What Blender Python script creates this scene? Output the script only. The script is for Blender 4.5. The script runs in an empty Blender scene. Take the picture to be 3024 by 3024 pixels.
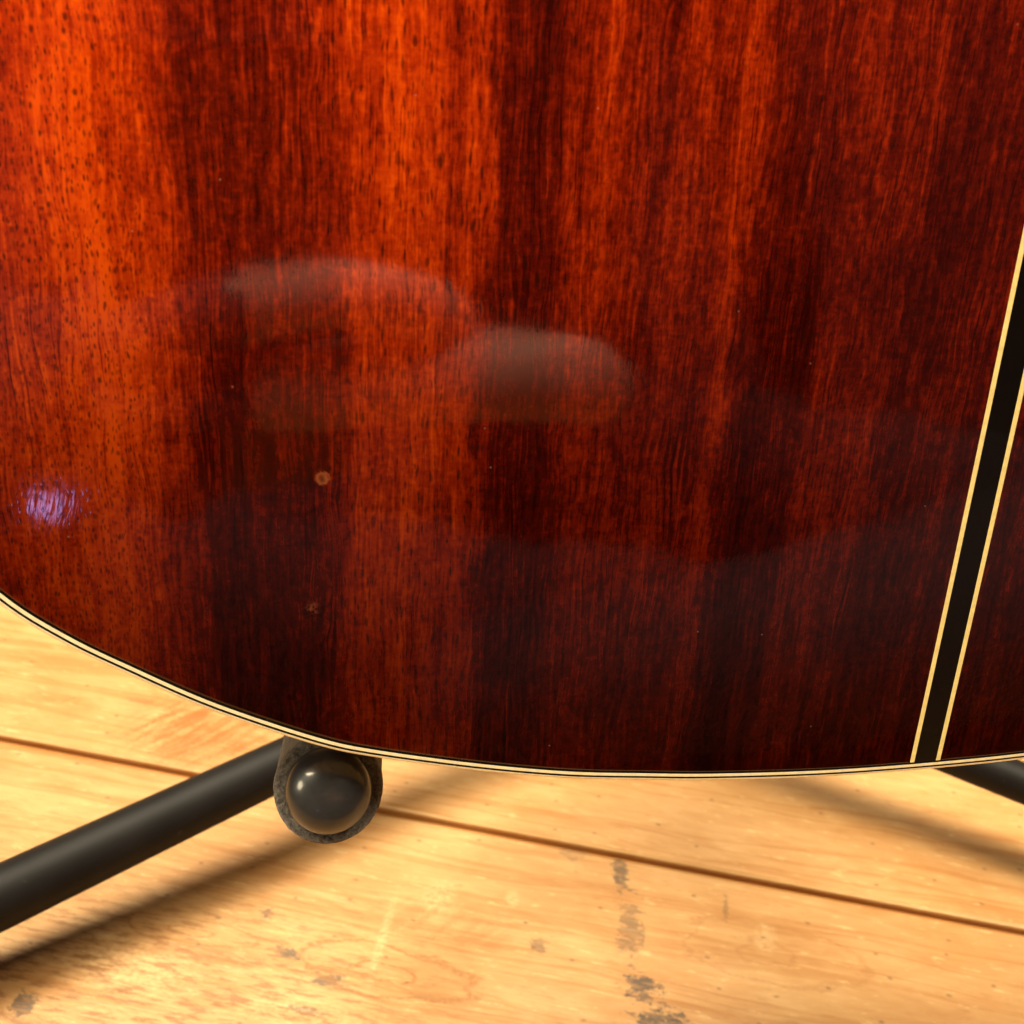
import bpy, bmesh, math, random
from mathutils import Vector, Matrix, noise as mnoise
random.seed(7)
MM = 0.001
scene = bpy.context.scene
C = scene.collection

# ------------------------------------------------------------------ camera
CAM_ROT = ((0.98136, -0.03337, 0.18924), (-0.17439, -0.56837, 0.80408), (0.08073, -0.8221, -0.5636))  # columns: image right, image down, forward
cam_d = bpy.data.cameras.new("camera")
cam = bpy.data.objects.new("camera", cam_d)
C.objects.link(cam)
r = Matrix(CAM_ROT)
rt, dn, fw = r.col[0], r.col[1], r.col[2]
m = Matrix((( rt[0], -dn[0], -fw[0], 0.0), (rt[1], -dn[1], -fw[1], 0.0), (rt[2], -dn[2], -fw[2], 0.320), (0, 0, 0, 1)))
cam.matrix_world = m
cam_d.sensor_width = 36.0
cam_d.lens = 36.0 * 1.04
cam_d.clip_start = 0.005
cam_d.clip_end = 60.0
cam_d.dof.use_dof = True
cam_d.dof.focus_distance = 0.182
cam_d.dof.aperture_fstop = 38.0
scene.camera = cam
scene.cycles.use_denoising = True
scene.view_settings.view_transform = 'Standard'
scene.view_settings.look = 'None'
scene.view_settings.gamma = 1.0
scene.view_settings.exposure = 0.0

# ------------------------------------------------------------------ room light (interior, dim)
world = bpy.data.worlds.new("World")
scene.world = world
world.use_nodes = True
bg = world.node_tree.nodes["Background"]
bg.inputs[0].default_value = (0.66, 0.50, 0.44, 1)
bg.inputs[1].default_value = 0.065

def lamp(name, loc, radius, watts, col, spot=None, target=None, blend=0.6):
    d = bpy.data.lights.new(name, 'SPOT' if spot else 'POINT')
    d.energy = watts
    d.color = col
    d.shadow_soft_size = radius
    o = bpy.data.objects.new(name, d)
    C.objects.link(o)
    o.location = loc
    if spot:
        d.spot_size = math.radians(spot)
        d.spot_blend = blend
        o.rotation_euler = (Vector(target) - Vector(loc)).to_track_quat('-Z', 'Y').to_euler()
    return o

WARM = (1.0, 0.80, 0.50)
lamp("bulb_light", (-0.223, 0.150, 0.514), 0.090, 25.0, WARM, spot=80, target=(0.10, 0.12, 0.30), blend=0.8)
lamp("bulb_light", (-0.400, 0.030, 0.360), 0.06, 4.5, WARM)
lamp("overhead_light", (0.30, 0.62, 1.75), 0.60, 195.0, WARM, spot=52, target=(0.20, 0.26, 0.0), blend=0.55)
lamp("overhead_light", (-0.62, 0.95, 1.80), 0.60, 680.0, WARM, spot=28, target=(-0.17, 0.56, 0.0), blend=0.6)  # unseen lamp added to brighten the floor at the left back
lamp("overhead_light", (0.95, -0.10, 1.80), 0.30, 165.0, WARM, spot=56, target=(0.20, 0.16, 0.05), blend=0.6)  # unseen fill lamp added for the front floor and the leg's shadow
lamp("violet_light", (-0.157, -0.294, 0.173), 0.0065, 0.022, (0.50, 0.41, 1.0))

# ------------------------------------------------------------------ node helper
class NT:
    def __init__(self, name):
        self.m = bpy.data.materials.new(name)
        self.m.use_nodes = True
        self.t = self.m.node_tree
        self.b = self.t.nodes["Principled BSDF"]
        self.co = None
    def n(self, typ, ins=None, **kw):
        nd = self.t.nodes.new(typ)
        for k, v in kw.items():
            setattr(nd, k, v)
        for k, v in (ins or {}).items():
            self.set(nd.inputs[k], v)
        return nd
    def set(self, sock, v):
        if isinstance(v, bpy.types.NodeSocket):
            self.t.links.new(v, sock)
        else:
            if hasattr(sock.default_value, '__len__') and len(sock.default_value) == 4 and len(v) == 3:
                v = (*v, 1)
            sock.default_value = v
    def obj(self):
        if self.co is None:
            self.co = self.n('ShaderNodeTexCoord').outputs['Object']
        return self.co
    def sep(self, v):
        s = self.n('ShaderNodeSeparateXYZ', {0: v})
        return s.outputs
    def comb(self, x=0.0, y=0.0, z=0.0):
        return self.n('ShaderNodeCombineXYZ', {0: x, 1: y, 2: z}).outputs[0]
    def math(self, op, a, b=0.0, c=None, clamp=False):
        ins = {0: a, 1: b}
        if c is not None:
            ins[2] = c
        return self.n('ShaderNodeMath', ins, operation=op, use_clamp=clamp).outputs[0]
    def noise(self, v, scale, detail=2.0, rough=0.5, dist=0.0):
        return self.n('ShaderNodeTexNoise', {'Vector': v, 'Scale': scale, 'Detail': detail, 'Roughness': rough, 'Distortion': dist}).outputs[0]
    def voro(self, v, scale, rnd=1.0, feature='F1', dim='2D'):
        return self.n('ShaderNodeTexVoronoi', {'Vector': v, 'Scale': scale, 'Randomness': rnd}, feature=feature, voronoi_dimensions=dim)
    def map(self, v, a, b, c=0.0, d=1.0, smooth=False):
        return self.n('ShaderNodeMapRange', {0: v, 1: a, 2: b, 3: c, 4: d}, interpolation_type='SMOOTHSTEP' if smooth else 'LINEAR').outputs[0]
    def ramp(self, v, stops, mode='LINEAR'):
        nd = self.n('ShaderNodeValToRGB', {0: v})
        cr = nd.color_ramp
        cr.interpolation = mode
        while len(cr.elements) < len(stops):
            cr.elements.new(0.5)
        for e, (p, c) in zip(cr.elements, stops):
            e.position = p
            e.color = (*c, 1) if len(c) == 3 else c
        return nd.outputs[0]
    def mix(self, f, a, b, mode='MIX'):
        nd = self.n('ShaderNodeMix', data_type='RGBA', blend_type=mode)
        self.set(nd.inputs[0], f)
        self.set(nd.inputs[6], a)
        self.set(nd.inputs[7], b)
        return nd.outputs[2]
    def bump(self, h, strength, dist, normal=None):
        ins = {'Strength': strength, 'Distance': dist, 'Height': h}
        if normal is not None:
            ins['Normal'] = normal
        return self.n('ShaderNodeBump', ins).outputs[0]
    def out(self, **kw):
        for k, v in kw.items():
            self.set(self.b.inputs[k.replace('_', ' ')], v)
        return self.m

def lin(r, g, b):
    f = lambda x: (x / 255 / 12.92) if x <= 10 else ((x / 255 + 0.055) / 1.055) ** 2.4
    return (f(r), f(g), f(b))

def plain(name, col, rough=0.5, **kw):
    t = NT(name)
    n = t.noise(t.obj(), 900.0, 3)
    t.set(t.b.inputs['Base Color'], t.mix(t.map(n, 0.3, 0.7), tuple(c * 0.88 for c in col), tuple(min(1, c * 1.08) for c in col)))
    return t.out(Roughness=rough, **kw)

# ------------------------------------------------------------------ mahogany
def mahogany(name, side=False):
    t = NT(name)
    x, y, z = t.sep(t.obj())[:3]
    au = t.math('ABSOLUTE', x)
    um = t.math('MULTIPLY', au, 1000.0)          # mm from the centre line
    vm = t.math('MULTIPLY', y if not side else z, 1000.0)
    um = t.math('MULTIPLY_ADD', vm, 0.012, um)
    P = t.comb(um, vm, 0.0)
    # ragged band edges
    rag = t.noise(t.comb(t.math('MULTIPLY', um, 0.55), t.math('MULTIPLY', vm, 0.10), 3.0), 1.0, 4, 0.6)
    rag2 = t.noise(t.comb(t.math('MULTIPLY', um, 0.05), t.math('MULTIPLY', vm, 0.022), 9.0), 1.0, 2)
    ub = t.math('ADD', um, t.math('MULTIPLY_ADD', rag, 7.0, -3.5))
    ub = t.math('ADD', ub, t.math('MULTIPLY_ADD', rag2, 6.0, -3.0))
    bands = [(0, .30), (6, .36), (12, .28), (17, .20), (21, .24), (25, .38), (30, .44), (35, .34), (38.5, .20), (43, .16), (46, .25),
             (47.5, .56), (52, .52), (56, .46), (59.5, .42), (61.5, .34), (64, .54), (68, .62), (71, .46), (74, .34), (79, .30), (81.6, .33),
             (84, .74), (89, .80), (96, .88), (101, .80), (103.5, .44), (107, .27), (113, .19), (118, .24), (121, .38), (125, .70)]
    bands2 = [(128, .82), (134, .98), (140, .88), (146, .76), (152, .62), (158, .70), (166, .4), (174, .5), (184, .35), (200, .3)]
    g = lambda s: [(u / 200.0, (b, b, b)) for u, b in s]
    un = t.math('DIVIDE', ub, 200.0)
    r1 = t.ramp(un, g(bands))
    r2 = t.ramp(un, g([(125, .72)] + bands2))
    val = t.math('ADD', t.math('MULTIPLY', r1, t.math('LESS_THAN', un, 0.625)), t.math('MULTIPLY', r2, t.math('GREATER_THAN', un, 0.625)))
    # slow drift along the board
    dr = t.noise(t.comb(t.math('MULTIPLY', um, 0.03), t.math('MULTIPLY', vm, 0.02), 20.0), 1.0, 3)
    val = t.math('ADD', val, t.math('MULTIPLY_ADD', dr, 0.75, -0.375))
    # many narrow ribbons inside the bands
    rib = t.noise(t.comb(t.math('MULTIPLY', um, 0.30), t.math('MULTIPLY', vm, 0.006), 51.0), 1.0, 4, 0.68)
    val = t.math('ADD', val, t.math('MULTIPLY_ADD', rib, 1.0, -0.5))
    # fibres, mottle, cross flecks
    wob = t.math('ADD', um, t.math('MULTIPLY_ADD', t.noise(t.comb(t.math('MULTIPLY', um, .2), t.math('MULTIPLY', vm, .06), 5.), 1.0, 2), 3.0, -1.5))
    fib = t.noise(t.comb(t.math('MULTIPLY', wob, 1.9), t.math('MULTIPLY', vm, 0.09), 1.0), 1.0, 4, 0.6)
    mot = t.noise(t.comb(t.math('MULTIPLY', um, 0.9), t.math('MULTIPLY', vm, 0.55), 2.0), 1.0, 4, 0.62, 0.4)
    fleck = t.noise(t.comb(t.math('MULTIPLY', um, 0.5), t.math('MULTIPLY', vm, 1.5), 7.0), 1.0, 2, 0.5, 0.6)
    val = t.math('ADD', val, t.math('MULTIPLY_ADD', fib, 1.15, -0.575))
    val = t.math('ADD', val, t.math('MULTIPLY_ADD', mot, 0.85, -0.425))
    line = t.noise(t.comb(t.math('MULTIPLY', wob, 3.1), t.math('MULTIPLY', vm, 0.045), 17.0), 1.0, 1, 0.5)
    lreg = t.map(t.noise(t.comb(t.math('MULTIPLY', um, .10), t.math('MULTIPLY', vm, .02), 41.), 1.0, 1), .40, .62)
    val = t.math('SUBTRACT', val, t.math('MULTIPLY', t.math('MULTIPLY', t.map(line, .60, .72), lreg), .38))
    val = t.math('ADD', val, t.math('MULTIPLY', t.math('MULTIPLY', t.map(line, .40, .30), lreg), .22))
    big = t.noise(t.comb(t.math('MULTIPLY', um, 0.36), t.math('MULTIPLY', vm, 0.17), 12.0), 1.0, 4, 0.6, 0.7)
    val = t.math('ADD', val, t.math('MULTIPLY_ADD', big, 0.60, -0.30))
    val = t.math('ADD', val, t.math('MULTIPLY_ADD', fleck, 0.32, -0.16))
    val = t.math('MULTIPLY_ADD', val, 0.74, 0.12)
    col = t.ramp(val, [(0.0, (.024, .0010, .0003)), (0.18, (.046, .0021, .0004)), (0.36, (.090, .0043, .0006)), (0.54, (.185, .0104, .0008)),
                       (0.72, (.31, .0225, .0010)), (0.88, (.44, .042, .0012)), (1.0, (.54, .062, .0015))])
    # colour multiplier, deeper towards the tail end
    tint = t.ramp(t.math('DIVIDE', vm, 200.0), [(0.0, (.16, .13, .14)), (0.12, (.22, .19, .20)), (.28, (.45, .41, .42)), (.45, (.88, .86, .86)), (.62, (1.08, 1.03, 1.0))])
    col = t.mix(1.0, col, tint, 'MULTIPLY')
    # open pores: short dashes along the grain
    def pores(su, sv, off, lo, hi, dens):
        w = t.noise(t.comb(t.math('MULTIPLY', um, .5), t.math('MULTIPLY', vm, .12), off), 1.0, 2)
        pu = t.math('MULTIPLY', t.math('ADD', um, t.math('MULTIPLY', w, 1.6)), su)
        v = t.voro(t.comb(pu, t.math('MULTIPLY', vm, sv), off), 1.0, 1.0)
        d = v.outputs['Distance']
        keep = t.map(t.sep(v.outputs['Color'])[0], dens, dens + 0.02, 0.0, 1.0)
        size = t.math('MULTIPLY_ADD', t.sep(v.outputs['Color'])[1], 0.75, 0.5)
        keep = t.math('MULTIPLY', keep, t.math('MULTIPLY_ADD', t.sep(v.outputs['Color'])[2], 0.45, 0.55))
        return t.math('MULTIPLY', t.map(t.math('DIVIDE', d, size), lo, hi, 1.0, 0.0), keep)
    p1 = pores(1.75, 0.62, 0.0, 0.15, 0.33, 0.08)
    p2 = pores(1.15, 0.26, 4.0, 0.13, 0.29, 0.15)
    rn = t.math('MULTIPLY_ADD', t.noise(t.comb(t.math('MULTIPLY', um, .09), t.math('MULTIPLY', vm, .02), 31.), 1.0, 1), 0.9, -0.45)
    reg = t.ramp(t.math('DIVIDE', um, 200.0), [(0, (.5,)*3), (.20, (.6,)*3), (.28, (.45,)*3), (.36, (.75,)*3), (.42, (1,)*3), (.51, (1,)*3), (.56, (.55,)*3), (.60, (.6,)*3), (.625, (.35,)*3), (.66, (.0,)*3), (1, (0,)*3)])
    reg = t.math('ADD', reg, rn, clamp=True)
    pore = t.math('MAXIMUM', t.math('MULTIPLY', p1, t.math('MULTIPLY_ADD', reg, -0.85, 1.0)), t.math('MULTIPLY', p2, t.math('MULTIPLY_ADD', reg, 0.8, 0.2)))
    col = t.mix(t.math('MULTIPLY', pore, 0.78), col, (.016, .0028, .0012))
    if not side:
        # two small dings in the lacquer
        def spot(cu, cv, r0, r1):
            dx = t.math('MULTIPLY_ADD', x, 1000.0, -cu)
            dy = t.math('MULTIPLY_ADD', y, 1000.0, -cv)
            d = t.math('SQRT', t.math('ADD', t.math('MULTIPLY', dx, dx), t.math('MULTIPLY', dy, dy)))
            return d, t.map(d, r0, r1, 1.0, 0.0, True)
        wn = t.noise(P, 1.6, 3)
        d1, _ = spot(-104.5, 56.4, 0, 1)
        d1 = t.math('ADD', d1, t.math('MULTIPLY_ADD', wn, 1.1, -0.55))
        ring = t.math('MULTIPLY', t.map(d1, 0.25, 0.70, .35, 1.0), t.map(d1, 0.8, 1.15, 1.0, 0.0))
        col = t.mix(t.math('MULTIPLY', ring, 0.75), col, (.24, .065, .022))
        d2, s2 = spot(-106.4, 36.0, 0.2, 1.5)
        col = t.mix(t.math('MULTIPLY', t.math('MULTIPLY', s2, t.map(wn, .44, .62)), 0.5), col, (.22, .06, .025))
        dust = t.voro(P, 0.085, 1.0)
        dm = t.map(dust.outputs['Distance'], 0.009, 0.016, 1.0, 0.0)
        dm = t.math('MULTIPLY', dm, t.math('GREATER_THAN', t.sep(dust.outputs['Color'])[0], 0.88))
        col = t.mix(t.math('MULTIPLY', dm, 0.16), col, (.55, .32, .22))
        # scuffed patch in the lacquer near the lower left edge
        d3, s3 = spot(-140.6, 54.6, 4.0, 8.0)
        scr = t.noise(t.comb(t.math('MULTIPLY_ADD', vm, 0.30, t.math('MULTIPLY', um, 1.15)), t.math('MULTIPLY', vm, 0.16), 11.0), 1.0, 2, 0.6)
        ch = t.bump(t.math('MULTIPLY', scr, s3), 0.30, 0.00006)
        wav = t.noise(P, 0.05, 1)
        cn = t.bump(wav, 0.25, 0.0006, ch)
        pit = t.bump(t.math('MULTIPLY', pore, -1.0), 0.05, 0.00005, cn)
        t.set(t.b.inputs['Coat Normal'], pit)
    t.b.inputs['IOR'].default_value = 1.3
    t.b.inputs['Specular IOR Level'].default_value = 0.0
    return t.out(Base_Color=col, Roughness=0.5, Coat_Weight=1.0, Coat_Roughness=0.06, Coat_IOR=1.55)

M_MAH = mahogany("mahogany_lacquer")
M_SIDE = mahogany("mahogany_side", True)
M_CREAM = plain("cream_binding", (.95, .88, .62), 0.3, Coat_Weight=0.6, Coat_Roughness=0.05)
M_IVORY = plain("ivory_line", (.97, .82, .36), 0.35, Coat_Weight=0.8, Coat_Roughness=0.03)
M_BLACK = plain("black_line", (.0045, .0028, .0022), 0.25, Specular_IOR_Level=0.15, Coat_Weight=0.4, Coat_Roughness=0.03)
M_SPRUCE = plain("spruce_top", (.55, .34, .14), 0.35, Coat_Weight=0.8)
M_EBONY = plain("dark_fretboard", (.02, .013, .01), 0.5)
M_STEEL = plain("tuner_metal", (.6, .58, .54), 0.25, Metallic=1.0)
M_CAP = plain("black_plastic_cap", (.020, .0205, .0225), 0.34, Specular_IOR_Level=0.32, Specular_Tint=(.8, .88, 1.0, 1), Coat_Weight=0.42, Coat_Roughness=0.13)

def tube_mat():
    t = NT("black_powder_coat")
    n = t.noise(t.obj(), 2600.0, 2)
    n2 = t.noise(t.obj(), 60.0, 3)
    dust = t.map(t.noise(t.obj(), 320.0, 2), 0.70, 0.76)
    col = t.mix(t.map(n2, .3, .7), (.0085, .0078, .0086), (.013, .0120, .0128))
    col = t.mix(t.math('MULTIPLY', dust, .15), col, (.12, .11, .10))
    return t.out(Base_Color=col, Roughness=0.55, Specular_IOR_Level=0.25, Specular_Tint=(.78, .86, 1.0, 1), Normal=t.bump(n, 0.25, 0.0002))
M_TUBE = tube_mat()

def foam_mat():
    t = NT("charcoal_foam")
    n = t.noise(t.obj(), 1300.0, 4, 0.7)
    v = t.voro(t.obj(), 1500.0, dim='3D')
    n2 = t.noise(t.obj(), 420.0, 3)
    col = t.mix(t.map(n, .35, .68), (.030, .029, .029), (.140, .132, .125))
    fl = t.math('MULTIPLY', t.map(v.outputs['Distance'], .12, .3, 1, 0), t.math('GREATER_THAN', t.sep(v.outputs['Color'])[0], .90))
    col = t.mix(t.math('MULTIPLY', fl, .6), col, (.20, .19, .18))
    return t.out(Base_Color=col, Roughness=0.95, Specular_IOR_Level=0.2, Sheen_Weight=0.25, Normal=t.bump(t.math('ADD', n, n2), 0.9, 0.0006))
M_FOAM = foam_mat()

# ------------------------------------------------------------------ mesh helpers
def link(name, me, mat=None, parent=None, smooth=True):
    o = bpy.data.objects.new(name, me)
    C.objects.link(o)
    if mat:
        me.materials.append(mat)
    if smooth:
        for p in me.polygons:
            p.use_smooth = True
    if parent:
        o.parent = parent
    return o

def pyd(name, vs, fs, mat=None, parent=None, smooth=True):
    me = bpy.data.meshes.new(name)
    me.from_pydata([tuple(v) for v in vs], [], fs)
    bm = bmesh.new(); bm.from_mesh(me)
    bmesh.ops.recalc_face_normals(bm, faces=bm.faces)
    bm.to_mesh(me); bm.free()
    return link(name, me, mat, parent, smooth)

def grid(name, rows, mat, parent, flip=False, closed=False):
    """rows: list of equally long point lists (mm)"""
    vs, fs = [], []
    n = len(rows[0])
    for rw in rows:
        vs += [Vector(p) * MM for p in rw]
    for i in range(len(rows) - 1):
        for j in range(n if closed else n - 1):
            a, b = i * n + j, i * n + (j + 1) % n
            q = (a, b, b + n, a + n)
            fs.append(q[::-1] if flip else q)
    me = bpy.data.meshes.new(name)
    me.from_pydata([tuple(v) for v in vs], [], fs)
    return link(name, me, mat, parent)

def sweep(name, pts, rad, mat, parent, seg=24, caps=True):
    """tube through points (metres, local); rad number or list; rounded joints come from many points"""
    pts = [Vector(p) for p in pts]
    n = len(pts)
    rads = rad if isinstance(rad, (list, tuple)) else [rad] * n
    vs, fs = [], []
    up = None
    for i, p in enumerate(pts):
        d = (pts[min(i + 1, n - 1)] - pts[max(i - 1, 0)]).normalized()
        if up is None:
            up = Vector((0, 0, 1)) if abs(d.z) < 0.9 else Vector((1, 0, 0))
        a = d.cross(up).normalized()
        up = a.cross(d).normalized()
        for k in range(seg):
            th = 2 * math.pi * k / seg
            vs.append(p + (a * math.cos(th) + up * math.sin(th)) * rads[i])
    for i in range(n - 1):
        for k in range(seg):
            k2 = (k + 1) % seg
            fs.append((i * seg + k, i * seg + k2, (i + 1) * seg + k2, (i + 1) * seg + k))
    if caps:
        fs.append(tuple(range(seg))[::-1])
        fs.append(tuple((n - 1) * seg + k for k in range(seg)))
    return pyd(name, vs, fs, mat, parent)

def empty(name, label, cat, loc=(0, 0, 0), group=None):
    o = bpy.data.objects.new(name, None)
    C.objects.link(o)
    o.location = loc
    o['label'] = label
    o['category'] = cat
    if group:
        o['group'] = group
    return o

# ------------------------------------------------------------------ floor of pine boards
BW, GAP, THK = 146.0, 2.6, 18.0
def pine(name):
    t = NT(name)
    oi = t.n('ShaderNodeObjectInfo').outputs['Random']
    x, y, z = t.sep(t.obj())[:3]
    X = t.math('MULTIPLY', x, 1000.0)
    Y = t.math('MULTIPLY', y, 1000.0)
    off = t.math('MULTIPLY', oi, 57.0)
    w1 = t.noise(t.comb(t.math('MULTIPLY', X, .006), t.math('MULTIPLY', Y, .025), off), 1.0, 3)
    yw = t.math('ADD', Y, t.math('MULTIPLY_ADD', w1, 22.0, -11.0))
    ringv = t.noise(t.comb(t.math('MULTIPLY', X, .0022), t.math('MULTIPLY', yw, .115), off), 1.0, 3, 0.55)
    ring = t.math('PINGPONG', t.math('MULTIPLY', ringv, 7.0), 1.0)
    fine = t.noise(t.comb(t.math('MULTIPLY', X, .045), t.math('MULTIPLY', Y, .75), off), 1.0, 5, 0.65)
    fine2 = t.noise(t.comb(t.math('MULTIPLY', X, .10), t.math('MULTIPLY', Y, .52), t.math('ADD', off, 8.)), 1.0, 4, 0.7)
    blot = t.noise(t.comb(t.math('MULTIPLY', X, .017), t.math('MULTIPLY', Y, .035), t.math('ADD', off, 3.)), 1.0, 4, 0.6)
    v = t.math('ADD', t.math('MULTIPLY', t.map(ring, .62, 1.0, 0, 1, True), .20), t.math('MULTIPLY', fine, .26))
    mid = t.noise(t.comb(t.math('MULTIPLY', X, .045), t.math('MULTIPLY', Y, .16), t.math('ADD', off, 13.)), 1.0, 4, 0.62, .6)
    v = t.math('ADD', v, t.math('MULTIPLY_ADD', blot, .85, -.36))
    v = t.math('ADD', v, t.math('MULTIPLY_ADD', mid, .55, -.14))
    col = t.ramp(v, [(.10, (.59, .37, .18)), (.32, (.52, .298, .128)), (.50, (.46, .238, .090)), (.70, (.40, .19, .060)), (.95, (.28, .115, .031))])
    # worn pale flecks and short orange scratches along the grain
    col = t.mix(t.math('MULTIPLY', t.map(fine2, .60, .68), .38), col, (.76, .60, .33))
    col = t.mix(t.math('MULTIPLY', t.map(fine2, .40, .32), .40), col, (.36, .16, .045))
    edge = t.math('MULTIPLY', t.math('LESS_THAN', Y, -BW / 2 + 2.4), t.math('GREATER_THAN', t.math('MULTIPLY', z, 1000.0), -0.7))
    col = t.mix(t.math('MULTIPLY', edge, .3), col, (.78, .58, .30))  # pale worn board edge, with the light its bevel catches painted in
    grv = t.math('LESS_THAN', t.math('MULTIPLY', z, 1000.0), -1.25)
    col = t.mix(t.math('MULTIPLY', grv, .75), col, (.34, .14, .03))
    return t, X, Y, col, off, fine, fine2

def ell(t, X, Y, cx, cy, rx, ry, nz, amt):
    dx = t.math('DIVIDE', t.math('ADD', X, -cx), rx)
    dy = t.math('DIVIDE', t.math('ADD', Y, -cy), ry)
    d = t.math('SQRT', t.math('ADD', t.math('MULTIPLY', dx, dx), t.math('MULTIPLY', dy, dy)))
    return t.math('ADD', d, t.math('MULTIPLY_ADD', nz, amt, -amt / 2))

SEAM_A = Vector((-119, 316, 0)); SEAM_B = Vector((244, 187, 0))
BD = (SEAM_B - SEAM_A).normalized()
BN = Vector((-BD.y, BD.x, 0))
B_ANG = math.atan2(BD.y, BD.x)
SEAM_OFF = SEAM_A.dot(BN)
def board_xy(fx, fy, yc):
    p = Vector((fx, fy, 0))
    return p.dot(BD), p.dot(BN) - yc

def pine_finish(t, X, Y, col, off, fine, fine2, stains=(), knots=(), grime=None, ovals=(), curls=()):
    nz = t.noise(t.comb(t.math('MULTIPLY', X, .16), t.math('MULTIPLY', Y, .30), 5.0), 1.0, 5, 0.65)
    nz2 = t.noise(t.comb(t.math('MULTIPLY', X, .55), t.math('MULTIPLY', Y, .8), 2.0), 1.0, 4, 0.6)
    for (cx, cy, rx, ry, amt) in stains:
        d = ell(t, X, Y, cx, cy, rx * 1.25, ry * 1.25, nz, 2.6)
        d = t.math('ADD', d, t.math('MULTIPLY_ADD', nz2, 1.6, -.8))
        k = t.math('MULTIPLY', t.map(d, .34, .82, 1.0, 0.0, True), t.map(fine2, .38, .52, .55, 1.0))
        col = t.mix(t.math('MULTIPLY', k, amt), col, (.058, .043, .040))
    for (cx, cy, rx, ry, amt) in ovals:                      # growth rings round buried knots
        wn = t.noise(t.comb(t.math('MULTIPLY', X, .05), t.math('MULTIPLY', Y, .09), 6.0), 1.0, 3, .5)
        d = ell(t, X, Y, cx, cy, rx, ry, wn, 1.1)
        rr = t.math('PINGPONG', t.math('MULTIPLY', d, 3.2), 1.0)
        k = t.math('MULTIPLY', t.map(rr, .74, .97, 0.0, 1.0, True), t.map(d, .95, 1.6, 1.0, 0.0, True))
        k = t.math('MULTIPLY', k, t.map(nz2, .34, .56, .25, 1.0))
        col = t.mix(t.math('MULTIPLY', k, amt), col, (.33, .135, .036))
    for (cx, cy, rx, ry, amt) in curls:                      # pale scuffs and dents
        d = ell(t, X, Y, cx, cy, rx, ry, nz, 1.6)
        k = t.math('MULTIPLY', t.map(d, .35, 1.0, 1.0, 0.0, True), t.map(nz2, .34, .62))
        k = t.math('MULTIPLY', k, .6)
        col = t.mix(t.math('MULTIPLY', k, amt), col, (.80, .62, .36))
    for (cx, cy, rx, ry, amt) in knots:
        d = ell(t, X, Y, cx, cy, rx, ry, nz, .45)
        wx = t.math('ADD', X, t.math('MULTIPLY', t.math('ADD', Y, -cy), -.75))
        wx = t.math('ADD', wx, t.math('MULTIPLY_ADD', nz2, 7.0, -3.5))
        feather = t.noise(t.comb(t.math('MULTIPLY', wx, .26), t.math('MULTIPLY', Y, .055), 1.0), 1.0, 3, .6, .5)
        k = t.math('MULTIPLY', t.map(d, .45, 1.1, 1.0, 0.0, True), t.map(feather, .38, .58))
        col = t.mix(t.math('MULTIPLY', k, amt), col, (.38, .115, .024))
    sp = t.voro(t.comb(t.math('MULTIPLY', X, .05), t.math('MULTIPLY', Y, .085), 1.0), 1.0, 1.0)
    sm = t.math('MULTIPLY', t.map(t.math('ADD', sp.outputs['Distance'], t.math('MULTIPLY_ADD', nz2, .10, -.05)), .02, .06, 1, 0), t.math('GREATER_THAN', t.sep(sp.outputs['Color'])[0], .5))
    col = t.mix(t.math('MULTIPLY', sm, .65), col, (.17, .09, .045))
    if grime is not None:
        gm = t.math('MULTIPLY', grime, t.map(fine2, .40, .50, 1.0, 0.0))
        col = t.mix(t.math('MULTIPLY', gm, .80), col, (.27, .12, .04))
    h = t.math('ADD', t.math('MULTIPLY', fine, .6), t.math('MULTIPLY', fine2, .5))
    return t.out(Base_Color=col, Roughness=t.map(fine, .3, .7, .30, .50), Normal=t.bump(h, 0.35, 0.0006), Specular_IOR_Level=0.4)

floor = empty("floor", "worn honey pine board floor under the guitar stand", "floor")
del floor['category']
floor['kind'] = 'structure'
BW, GAP, THK = 146.0, 2.6, 18.0
def board(idx, x0, x1, mat, lift):
    yc = SEAM_OFF + (idx + 0.5) * BW
    hw = BW / 2 - GAP / 2
    prof = [(-hw, -THK), (-hw, -1.3), (-hw + .35, -.55), (-hw + 1.3, 0), (hw - 1.3, 0), (hw - .35, -.55), (hw, -1.3), (hw, -2.6), (hw + GAP - .2, -2.9), (hw + GAP - .2, -THK)]
    rows = [[(xx, py, pz) for (py, pz) in prof] for xx in (x0, (x0 + x1) / 2, x1)]
    o = grid("board", rows, mat, floor)
    for p in o.data.polygons:
        p.use_smooth = False
    o.location = (BN * yc) * MM + Vector((0, 0, lift * MM))
    o.rotation_euler = (0, 0, B_ANG)
    return o, yc
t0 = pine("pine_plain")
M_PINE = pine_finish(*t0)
ycf = SEAM_OFF - 0.5 * BW
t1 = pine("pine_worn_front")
f = lambda a, b: board_xy(a, b, ycf)
front_stains = [(*f(102, 184), 7.0, 5.0, .9), (*f(104, 205), 5.5, 13.0, .55), (*f(107, 228), 3.5, 9.0, .75), (*f(105, 172), 10.0, 5.0, .9),
                (*f(-90, 203), 4.5, 5.5, .85), (*f(-12, 211), 5.0, 2.2, .8), (*f(-18, 226), 3.0, 2.0, .7), (*f(72, 203), 3.0, 3.0, .55), (*f(2, 199), 6.0, 3.0, .75), (*f(-6, 190), 6.0, 2.0, .7),
                (*f(140, 209), 1.3, 7.0, .45), (*f(152, 224), 9.0, 2.0, .4), (*f(92, 239), 6.0, 6.0, .35)]
T, X_, Y_ = t1[0], t1[1], t1[2]
gr = T.math('MULTIPLY', T.map(X_, 0.0, -80.0, .25, 1.0, True), T.map(Y_, 55.0, -10.0, 0.0, 1.0, True))
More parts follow.
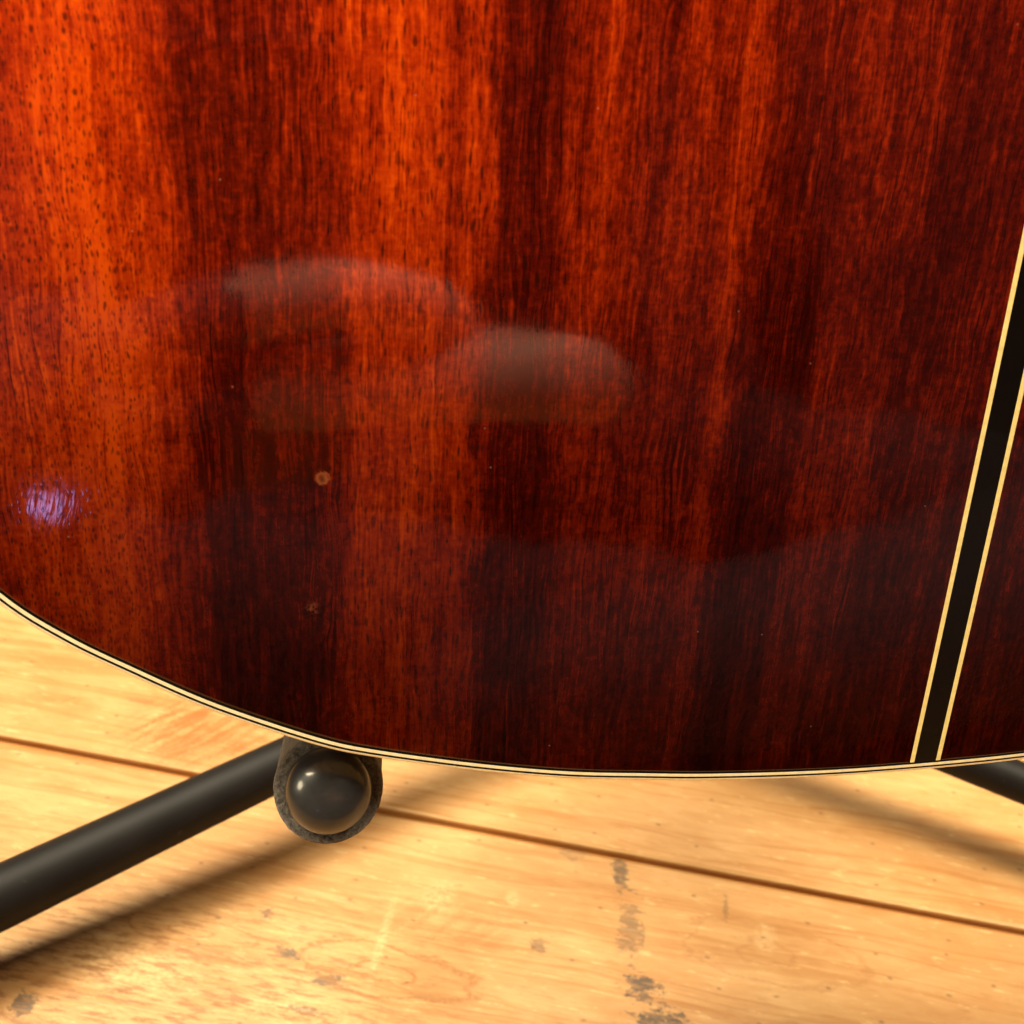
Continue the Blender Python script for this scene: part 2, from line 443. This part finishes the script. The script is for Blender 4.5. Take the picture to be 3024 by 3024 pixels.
M_PINE_F = pine_finish(*t1, stains=front_stains, knots=[(*f(40, 215), 30.0, 10.0, .35)], grime=gr, ovals=[(*f(-42, 222), 24.0, 5.0, .7), (*f(20, 200), 30.0, 9.0, .75), (*f(150, 190), 34.0, 12.0, .35)],
    curls=[(*f(40, 225), 9.0, 9.0, .6), (*f(20, 212), 2.2, 22.0, .7), (*f(66, 222), 3.0, 4.0, .7), (*f(150, 196), 5.0, 8.0, .5), (*f(-60, 212), 30.0, 12.0, .6), (*f(0, 186), 40.0, 8.0, .5)])
ycb = SEAM_OFF + 0.5 * BW
f = lambda a, b: board_xy(a, b, ycb)
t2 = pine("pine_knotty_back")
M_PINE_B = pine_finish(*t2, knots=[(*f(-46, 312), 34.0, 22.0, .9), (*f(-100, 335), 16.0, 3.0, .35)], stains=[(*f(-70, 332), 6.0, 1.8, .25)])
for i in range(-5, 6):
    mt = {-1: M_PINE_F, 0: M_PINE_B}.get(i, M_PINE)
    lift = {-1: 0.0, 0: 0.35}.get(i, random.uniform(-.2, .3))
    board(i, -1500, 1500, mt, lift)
sub = pyd("subfloor", [(-1.6, -1.3, -.0175), (1.6, -1.3, -.0175), (1.6, 1.6, -.0175), (-1.6, 1.6, -.0175)], [(0, 1, 2, 3)], plain("dark_subfloor", (.16, .07, .025), .8), floor, False)

# ------------------------------------------------------------------ guitar
LEAN = math.radians(14)
gu = empty("acoustic_guitar", "glossy reddish mahogany acoustic guitar seen from its back on the black stand", "guitar")
gu.matrix_world = Matrix(((1, 0, 0, .10679), (0, math.sin(LEAN), -math.cos(LEAN), .11466), (0, math.cos(LEAN), math.sin(LEAN), .18233), (0, 0, 0, 1)))

half = [(0, -2.0), (20, -1.7), (40.6, -.5), (53, .7), (64.7, 2.0), (76.3, 4.0), (87.5, 6.4), (98.4, 9.1), (105, 11.2), (113.8, 15.1), (123.5, 20.0), (132.8, 25.7), (142.0, 31.8),
        (150.6, 39.4), (163, 55), (172, 72), (181, 95), (186, 120), (185, 146), (179, 174), (169, 202), (155, 230), (141, 257), (131, 283), (127, 306), (129, 330), (135, 355), (142, 382),
        (145, 408), (142, 434), (132, 458), (112, 477), (84, 487), (50, 491), (24, 492), (0, 492)]
def catmull(p, per):
    out = []
    n = len(p)
    for i in range(n - 1):
        a = p[i - 1] if i else (-p[1][0], p[1][1])
        d = p[i + 2] if i + 2 < n else (-p[n - 2][0], p[n - 2][1])
        b, c = p[i], p[i + 1]
        for k in range(per):
            s = k / per
            q = []
            for j in range(2):
                q.append(.5 * (2 * b[j] + (c[j] - a[j]) * s + (2 * a[j] - 5 * b[j] + 4 * c[j] - d[j]) * s * s + (3 * b[j] - a[j] - 3 * c[j] + d[j]) * s ** 3))
            out.append(tuple(q))
    out.append(p[-1])
    return out
H_ = catmull(half, 6)
full = H_ + [(-u, v) for (u, v) in H_[-2:0:-1]]           # closed, counter-clockwise from the tail
NF = len(full)
def normals(pl):
    n = len(pl); ns = []
    for i in range(n):
        a, b = pl[i - 1], pl[(i + 1) % n]
        d = Vector((b[0] - a[0], b[1] - a[1])).normalized()
        ns.append(Vector((d.y, -d.x)))
    return ns
NRM = normals(full)
def off(d):                                                # positive = outwards
    return [(p[0] + n.x * d, p[1] + n.y * d) for p, n in zip(full, NRM)]
def dome(u, v):
    return 2.18 - (u * u + (v - 140) ** 2) / 9000.0
def lift3(pl, dz=0.0):
    return [(u, v, dome(u, v) + dz) for u, v in pl]
# binding and purfling rings
def ring(name, d0, d1, mat, z0=0.0, z1=0.0):
    return grid(name, [lift3(off(d0), z0), lift3(off((d0 + d1) / 2), (z0 + z1) / 2 + .012), lift3(off(d1), z1)], mat, gu, closed=True, flip=True)
rim = [lift3(off(-.62), 0.0), lift3(off(-.5), 0.0), lift3(off(-.35), -.03), lift3(off(-.17), -.14), lift3(off(-.05), -.32), lift3(off(0), -.6), lift3(off(0), -6.5)]
b = grid("binding", rim, M_CREAM, gu, closed=True, flip=True)
b['label'] = "cream outer binding around the edge of the back"
ring("purfling", -1.0, -.62, M_BLACK)
ring("purfling", -1.56, -1.0, M_CREAM)
ring("purfling", -1.97, -1.56, M_BLACK, -.05, 0)
# two book-matched halves of the back
ED = -1.97
STRIP = 2.98
inner = off(ED)
hn = len(H_)
def half_panel(sgn):
    rows = []
    edge = inner[:hn]
    v0, v1 = edge[0][1], edge[-1][1]
    eps = []
    for (u, v) in edge:
        eps.append((max(u, STRIP), v))
    rows = []
    for i, (u, v) in enumerate(eps):
        s = i / (hn - 1)
        sv = v0 + (v1 - v0) * (0.35 * s + 0.65 * (3 * s * s - 2 * s ** 3))
        row = []
        ln = max(1.0, math.hypot(u - STRIP, v - sv))
        for k in range(27):
            q = k / 24.0 * (1 - .9 / max(ln, 3)) if k < 24 else (1 - .45 / max(ln, 3), 1 - .2 / max(ln, 3), 1.0)[k - 24]
            uu, vv = STRIP + (u - STRIP) * q, sv + (v - sv) * q
            row.append((sgn * uu, vv, dome(uu, vv) + (-.07 if k == 26 else 0)))
        rows.append(row)
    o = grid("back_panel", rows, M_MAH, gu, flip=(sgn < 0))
    o['label'] = "mahogany back panel " + ("left of" if sgn < 0 else "right of") + " the centre strip"
    return o
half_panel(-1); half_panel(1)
# centre strip: black line between two ivory ones
vb, vt = inner[0][1], inner[hn - 1][1]
def strip(name, u0, u1, mat, parent, dz):
    rows = []
    for i in range(61):
        v = vb + (vt - vb) * i / 60
        rows.append([(u0, v, dome(u0, v) + dz), ((u0 + u1) / 2, v, dome((u0 + u1) / 2, v) + dz + .01), (u1, v, dome(u1, v) + dz)])
    return grid(name, rows, mat, parent, flip=True)
cs = strip("centre_strip", -2.12, 2.12, M_BLACK, gu, 0.0)
strip("inlay_line", -STRIP, -2.12, M_IVORY, cs, .01)
strip("inlay_line", 2.12, STRIP, M_IVORY, cs, .01)
# sides, top, top binding
DEPTH = 104.0
def depth_at(v):
    return DEPTH - 18.0 * max(0, v) / 492.0
o0 = off(-.35)
side_rows = []
for s in (0, .25, .5, .75, 1):
    side_rows.append([(u, v, (dome(u, v) - 6.5) * (1 - s) + (-depth_at(v) + 6) * s) for u, v in o0])
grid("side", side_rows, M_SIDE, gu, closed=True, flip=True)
o1 = off(0)
grid("top_binding", [[(u, v, -depth_at(v) + 6) for u, v in o1], [(u, v, -depth_at(v)) for u, v in o1], [(u, v, -depth_at(v)) for u, v in off(-3)]], M_CREAM, gu, closed=True, flip=True)
inn = off(-3)
cen = (0, 180)
grid("soundboard", [[(cen[0] + (u - cen[0]) * s, cen[1] + (v - cen[1]) * s, -depth_at(cen[1] + (v - cen[1]) * s)) for u, v in inn] for s in (1, .75, .5, .27)], M_SPRUCE, gu, closed=True, flip=True)
# neck and headstock (above the picture)
def lozenge(v, wd, dp, z):
    pts = []
    for k in range(17):
        a = math.pi * k / 16
        pts.append((-wd * math.cos(a), v, z + dp * math.sin(a)))
    return pts
heel = [lozenge(489, 28, 74, -depth_at(492)), lozenge(500, 27, 66, -depth_at(492)), lozenge(512, 26, 44, -86), lozenge(530, 26, 27, -86), lozenge(560, 26, 19, -86), lozenge(700, 24, 17.5, -86), lozenge(845, 22, 16, -86), lozenge(860, 22, 15, -87)]
grid("neck", heel, M_SIDE, gu)
grid("fretboard", [[(-w, v, z) for v, w in ((400, 28), (560, 27), (850, 21.5))] + [(w, v, z) for v, w in ((850, 21.5), (560, 27), (400, 28))] for z in (-85.8, -92)], M_EBONY, gu, closed=True)
hs = []
for z in (0, -14):
    hs.append([(u, v, -88 + z - (v - 855) * .22) for u, v in ((-22, 857), (-34, 880), (-36, 950), (-38, 1035), (-14, 1042), (0, 1036), (14, 1042), (38, 1035), (36, 950), (34, 880), (22, 857))])
vs = [Vector(p) * MM for rw in hs for p in rw]
nn = 11
pyd("headstock", vs, [tuple(range(nn)), tuple(range(2 * nn - 1, nn - 1, -1))] + [(i, (i + 1) % nn, nn + (i + 1) % nn, nn + i) for i in range(nn)], M_SIDE, gu, False)
for sx in (-1, 1):
    for k in range(3):
        v = 905 + 45 * k
        zz = -88 - (v - 855) * .22 - 7
        sweep("tuner", [(sx * a * MM, v * MM, (zz + 9) * MM) for a in (24, 39, 42, 44, 52, 56)], [x * MM for x in (5, 5, 2, 6.5, 7.5, 4)], M_STEEL, gu, 14)

# ------------------------------------------------------------------ stand
st = empty("guitar_stand", "black tubular guitar stand with foam covered arms carrying the guitar", "guitar stand", (0, 0, 0))
def pix(x, y, z):                                           # a point at height z on the sight line of a 1932 px photo coordinate
    ray = Matrix(CAM_ROT) @ Vector(((x - 966) / 2009.3, (y - 966) / 2009.3, 1.0))
    k = (z - .320) / ray.z
    return Vector((ray.x * k, ray.y * k, z))
A = pix(515, 1450, .035); Bp = pix(0, 1693, .027)
d = (Bp - A)
HUB_L = A - d * ((A.x - .092) / d.x) if False else A + d * ((.094 - A.x) / d.x)
def leg(p0, p1, ext, r0=.0074, r1=.0074):
    dd = (p1 - p0)
    e = p1 + dd * ext
    L = sweep("leg", [p0, p0.lerp(p1, .5), p1, e], [r0, (r0 + r1) / 2, r1, r1], M_TUBE, st, 28)
    t = (e - p1).normalized()
    sweep("end_cap", [e - t * .03, e - t * .028, e + t * .004, e + t * .008, e + t * .0085], [r1 + .0004, r1 + .0014, r1 + .0014, r1 - .001, .002], M_CAP, L, 20)
    return L
leg(HUB_L, Bp, .34, .0071, .0098)
# right leg: through the point seen under the right of the guitar's edge
RP = pix(1861, 1450, .036)
HUB_R = Vector((.120, HUB_L.y + .004, HUB_L.z + .002))
dd = RP - HUB_R
END_R = HUB_R + dd * ((HUB_R.z - .012) / (HUB_R.z - RP.z))
leg(HUB_R, RP, ((END_R - RP).length / (RP - HUB_R).length))
leg(Vector((.107, HUB_L.y + .014, HUB_L.z + .004)), Vector((.107, HUB_L.y + .20, .018)), .1)
hub = Vector((.107, HUB_L.y + .003, HUB_L.z))
post_dir = Vector((0, math.sin(LEAN) , math.cos(LEAN)))
sweep("collar", [hub + post_dir * a for a in (-.024, -.022, .022, .024)], [.017, .0195, .0195, .017], M_CAP, st, 28)
sweep("post", [hub - post_dir * .03, hub + post_dir * .2, hub + post_dir * .62], .0095, M_TUBE, st, 24)
# yoke and arms
BALL_Z = .1765
ray = Matrix(CAM_ROT) @ Vector(((620 - 966) / 2009.3, (1493 - 966) / 2009.3, 1.0))
ball = Vector((0, 0, .320)) + ray * BALL_Z
AE = Vector((.02, math.cos(math.radians(40)), -math.sin(math.radians(40)))).normalized()   # the turned-up end, away from the camera
AW = Vector((.10, .97, -.24)).normalized()                  # the arm under the guitar
def arm_path(b0, t0, t1):
    """points along the bent arm between two distances from the cap"""
    out = []
    p, last = b0.copy(), 0.0
    k = 0
    n = 60
    for i in range(n + 1):
        s_ = t1 * i / n
        f_ = min(1, max(0, (s_ - .007) / .016))
        f_ = f_ * f_ * (3 - 2 * f_)
        p = p + (AE.lerp(AW, f_)).normalized() * (s_ - last)
        last = s_
        if s_ >= t0:
            out.append(p.copy())
    return out
ARM = .135
jl = arm_path(ball, 0, ARM)[-1]
mirror = lambda p: Vector((2 * .10679 - p.x, p.y, p.z))
yk = [jl, jl + AW * .012 + Vector((.004, 0, 0)), jl + AW * .02 + Vector((.014, 0, 0))]
yoke_c = Vector((.10679, jl.y + .028, jl.z - .012))
ypts = yk + [yk[-1].lerp(yoke_c, .5), yoke_c] + [yk[-1].lerp(yoke_c, .5)] + yk[::-1]
ypts = yk + [yk[-1].lerp(yoke_c, .5), yoke_c, mirror(yk[-1].lerp(yoke_c, .5))] + [mirror(p) for p in yk[::-1]]
sweep("yoke", ypts, .0065, M_TUBE, st, 20)
def arm(mir):
    fn = mirror if mir else (lambda p: p)
    aw = Vector((-AE.x, AE.y, AE.z)) if mir else AE
    b0 = fn(ball)
    a = sweep("arm", [fn(p) for p in arm_path(ball, .002, ARM)], .0062, M_TUBE, st, 20)
    R0 = .00925
    body = [fn(p) for p in arm_path(ball, .0045, .118)]
    pts = [b0 + aw * x for x in (.0032, .0022, .0020, .0026)] + body
    fo = sweep("foam_sleeve", pts, [.0066, .0074, .0083, .0090] + [R0] * len(body), M_FOAM, a, 180)
    for vtx in fo.data.vertices:
        q = vtx.co
        for fr, am in ((700.0, .00005), (3200.0, .00009)):
            vtx.co += Vector((mnoise.noise(q * fr), mnoise.noise(q * fr + Vector((7, 3, 1))), mnoise.noise(q * fr + Vector((2, 9, 4))))) * am
    # domed plastic cap on the arm's end
    rb = .0072
    ca, rads = [], []
    for k in range(17):
        th = math.pi / 2 * (k / 16)
        ca.append(b0 - aw * (rb * .70 * math.cos(th)) + aw * .0012); rads.append(max(rb * math.sin(th), .00005))
    ca += [b0 + aw * .0022, b0 + aw * .0032, b0 + aw * .004]; rads += [rb * 1.005, rb * .99, rb * .9]
    sweep("end_cap", ca, rads, M_CAP, a, 48)
arm(False); arm(True)
# neck rest at the top of the post
top = hub + post_dir * .62
sweep("neck_rest", [top + Vector((x, y, 0)) for x, y in ((-.05, -.05), (-.045, -.02), (-.03, -.004), (0, 0), (.03, -.004), (.045, -.02), (.05, -.05))], .008, M_FOAM, st, 16)

# ------------------------------------------------------------------ the photographer, sitting behind the phone (seen only mirrored in the lacquer)
CM = Matrix(CAM_ROT)
def cpt(rr, dd, ff):
    return Vector((0, 0, .320)) + CM @ (Vector((rr, dd, ff)) * MM)
ph = empty("smartphone", "dark smartphone held in the photographer's hand", "phone", cpt(-24, 82, -6))
ph.matrix_world = Matrix.Translation(cpt(-24, 61, -6)) @ CM.to_4x4()
def rbox(name, w, h, dpt, rad, mat, parent, at=(0, 0, 0)):
    pts = []
    for cx, cy, a0 in ((w - rad, h - rad, 0), (-w + rad, h - rad, 90), (-w + rad, -h + rad, 180), (w - rad, -h + rad, 270)):
        for k in range(7):
            th = math.radians(a0 + 15 * k)
            pts.append((cx + rad * math.cos(th), cy + rad * math.sin(th)))
    n = len(pts)
    vs, fs = [], []
    for z, sc_ in ((-dpt, .96), (-dpt * .7, 1), (dpt * .7, 1), (dpt, .96)):
        vs += [(Vector((x * sc_, y * sc_, z)) + Vector(at)) * MM for x, y in pts]
    for i in range(3):
        for k in range(n):
            fs.append((i * n + k, i * n + (k + 1) % n, (i + 1) * n + (k + 1) % n, (i + 1) * n + k))
    fs.append(tuple(range(n))); fs.append(tuple(3 * n + k for k in range(n)))
    return pyd(name, vs, fs, mat, parent, False)
M_PHONE = plain("dark_phone_glass", (.015, .015, .018), .15)
rbox("phone_body", 35.5, 73, 3.8, 9, M_PHONE, ph)
rbox("screen", 33.5, 71, .15, 8, plain("phone_screen", (.01, .01, .012), .08), ph, (0, 0, -4.1))

pe = empty("person", "person sitting cross-legged in dark navy clothes holding a phone towards the guitar", "person", (.14, -.6, 0))
def skin_mesh(name, chains):
    """chains: lists of (point, radius) or (point, (rx, ry)); each chain after the first may start with an index into the first ones"""
    vs, es, rs, roots = [], [], [], []
    for ch in chains:
        prev = None
        for k, it in enumerate(ch):
            if isinstance(it, int):
                prev = it
                continue
            p, rad = it
            vs.append(p); rs.append(rad if isinstance(rad, tuple) else (rad, rad))
            i = len(vs) - 1
            if prev is None:
                roots.append(i)
            else:
                es.append((prev, i))
            prev = i
    me = bpy.data.meshes.new(name)
    me.from_pydata([tuple(v) for v in vs], es, [])
    o = bpy.data.objects.new(name, me)
    C.objects.link(o)
    sk = o.modifiers.new("skin", 'SKIN')
    sk.use_smooth_shade = True
    for i, rr in enumerate(rs):
        me.skin_vertices[0].data[i].radius = rr
        me.skin_vertices[0].data[i].use_root = i in roots
    sb = o.modifiers.new("sub", 'SUBSURF'); sb.levels = 2; sb.render_levels = 2
    dg = bpy.context.evaluated_depsgraph_get()
    new = bpy.data.meshes.new_from_object(o.evaluated_get(dg))
    bpy.data.objects.remove(o)
    return new
c = cpt
torso = [(Vector((.14, -.80, .20)), (.15, .12)), (Vector((.14, -.74, .34)), (.14, .11)), (Vector((.135, -.66, .50)), (.155, .115)), (Vector((.125, -.59, .63)), (.13, .09)),
         (Vector((.12, -.55, .70)), .058), (Vector((.115, -.51, .76)), .060), (Vector((.11, -.47, .83)), (.078, .092)), (Vector((.11, -.455, .91)), (.070, .082))]
WR = c(146, 172, -66)
body = [torso,
    [0, (Vector((.25, -.68, .15)), .11), (Vector((.37, -.50, .125)), .098), (Vector((.50, -.285, .105)), .092), (Vector((.33, -.275, .085)), .072), (Vector((.16, -.285, .065)), .056), (Vector((.03, -.31, .05)), .044)],
    [0, (Vector((.03, -.68, .15)), .11), (Vector((-.06, -.50, .125)), .098), (Vector((-.10, -.31, .100)), .084), (Vector((.02, -.345, .085)), .070), (Vector((.18, -.44, .065)), .056), (Vector((.30, -.46, .05)), .044)],
    [3, (Vector((-.05, -.57, .62)), .066), (Vector((-.20, -.38, .37)), .050), (c(-128, 118, -60), .036), (c(-86, 96, -22), (.028, .020)), (c(-62, 90, -6), (.032, .018))],
    [3, (Vector((.30, -.57, .62)), .066), (Vector((.44, -.72, .36)), .050), (Vector((.49, -.80, .22)), .040), (Vector((.53, -.86, .075)), .027), (Vector((.54, -.84, .035)), (.034, .018)), (Vector((.545, -.81, .022)), (.032, .013))]]
fing = [[(c(-64, 84, -8), .014), (c(-48, 66, 2), .0122), (c(-20, 54, 10), .0115), (c(12, 51, 12), .0110), (c(34, 62, 10), .0105), (c(45, 79, 5), .0085)],
        [(c(-66, 92, -8), .015), (c(-40, 87, 6), .0130), (c(4, 82, 13), .0135), (c(54, 82, 16), .0155), (c(86, 90, 14), .0155), (c(103, 101, 8), .0110)],
        [(c(-68, 106, -8), .014), (c(-50, 112, -2), .0120), (c(-40, 116, 4), .0112), (c(-36, 122, 2), .0100), (c(-42, 128, -2), .0080)],
        [(c(-68, 116, -11), .012), (c(-54, 126, -6), .0105), (c(-46, 132, -1), .0095), (c(-44, 138, -4), .0085), (c(-50, 143, -8), .0068)],
        [(c(-80, 100, -26), .015), (c(-58, 80, -34), .0130), (c(-30, 66, -30), .0115), (c(-6, 58, -24), .0090)]]
fing += [[(Vector((.545 + dx, -.81, .022)), .010), (Vector((.545 + dx * 1.3, -.778, .016)), .0095), (Vector((.545 + dx * 1.5, -.750, .011)), .0085), (Vector((.545 + dx * 1.6, -.730, .008)), .0068)] for dx in (-.03, -.01, .01, .03)]
fing += [[(Vector((.52, -.84, .026)), .012), (Vector((.488, -.815, .016)), .011), (Vector((.470, -.795, .010)), .009)]]
bme = skin_mesh("body", body + fing)
def flat(name, col, rough):
    return plain(name, col, rough)
bme.materials.clear()
M_NAVY = flat("navy_cotton", (.044, .039, .064), .85)
M_SKIN = NT("skin")
nn_ = M_SKIN.noise(M_SKIN.obj(), 160.0, 4)
M_SKIN = M_SKIN.out(Base_Color=M_SKIN.mix(nn_, (.70, .28, .24), (.80, .37, .32)), Roughness=.5)
for mt_ in (M_SKIN, M_NAVY):
    bme.materials.append(mt_)
wl = Vector((.54, -.79, .02))
for p in bme.polygons:
    q = p.center
    skin_here = q.z > .705 or ((lambda w_: w_.x - .10 * (w_.y - .085) + .004 * mnoise.noise(q * 90.0) > -.020)(CM.transposed() @ (q - Vector((0, 0, .320)))) and (q - c(10, 90, 5)).length < .10) or (q.x > .44 and (q - wl).length < .11)
    p.material_index = 0 if skin_here else 1
    p.use_smooth = True
bo = bpy.data.objects.new("body", bme); C.objects.link(bo); bo.parent = pe; bo.matrix_parent_inverse = Matrix.Translation((-.14, .6, 0))
# face and hair
hd = Vector((.11, -.455, .87))
hair = []
for i in range(9):
    th = math.pi * .62 * i / 8
    hair.append([tuple(((hd + Vector((.094 * math.sin(th) * math.cos(2 * math.pi * k / 24), .104 * math.sin(th) * math.sin(2 * math.pi * k / 24) - .012 - .02 * (1 - math.cos(th)), .028 + .110 * math.cos(th)))) - Vector((.14, -.6, 0))) / MM) for k in range(24)])
grid("hair", hair, plain("dark_hair", (.03, .018, .012), .6), pe, closed=True)
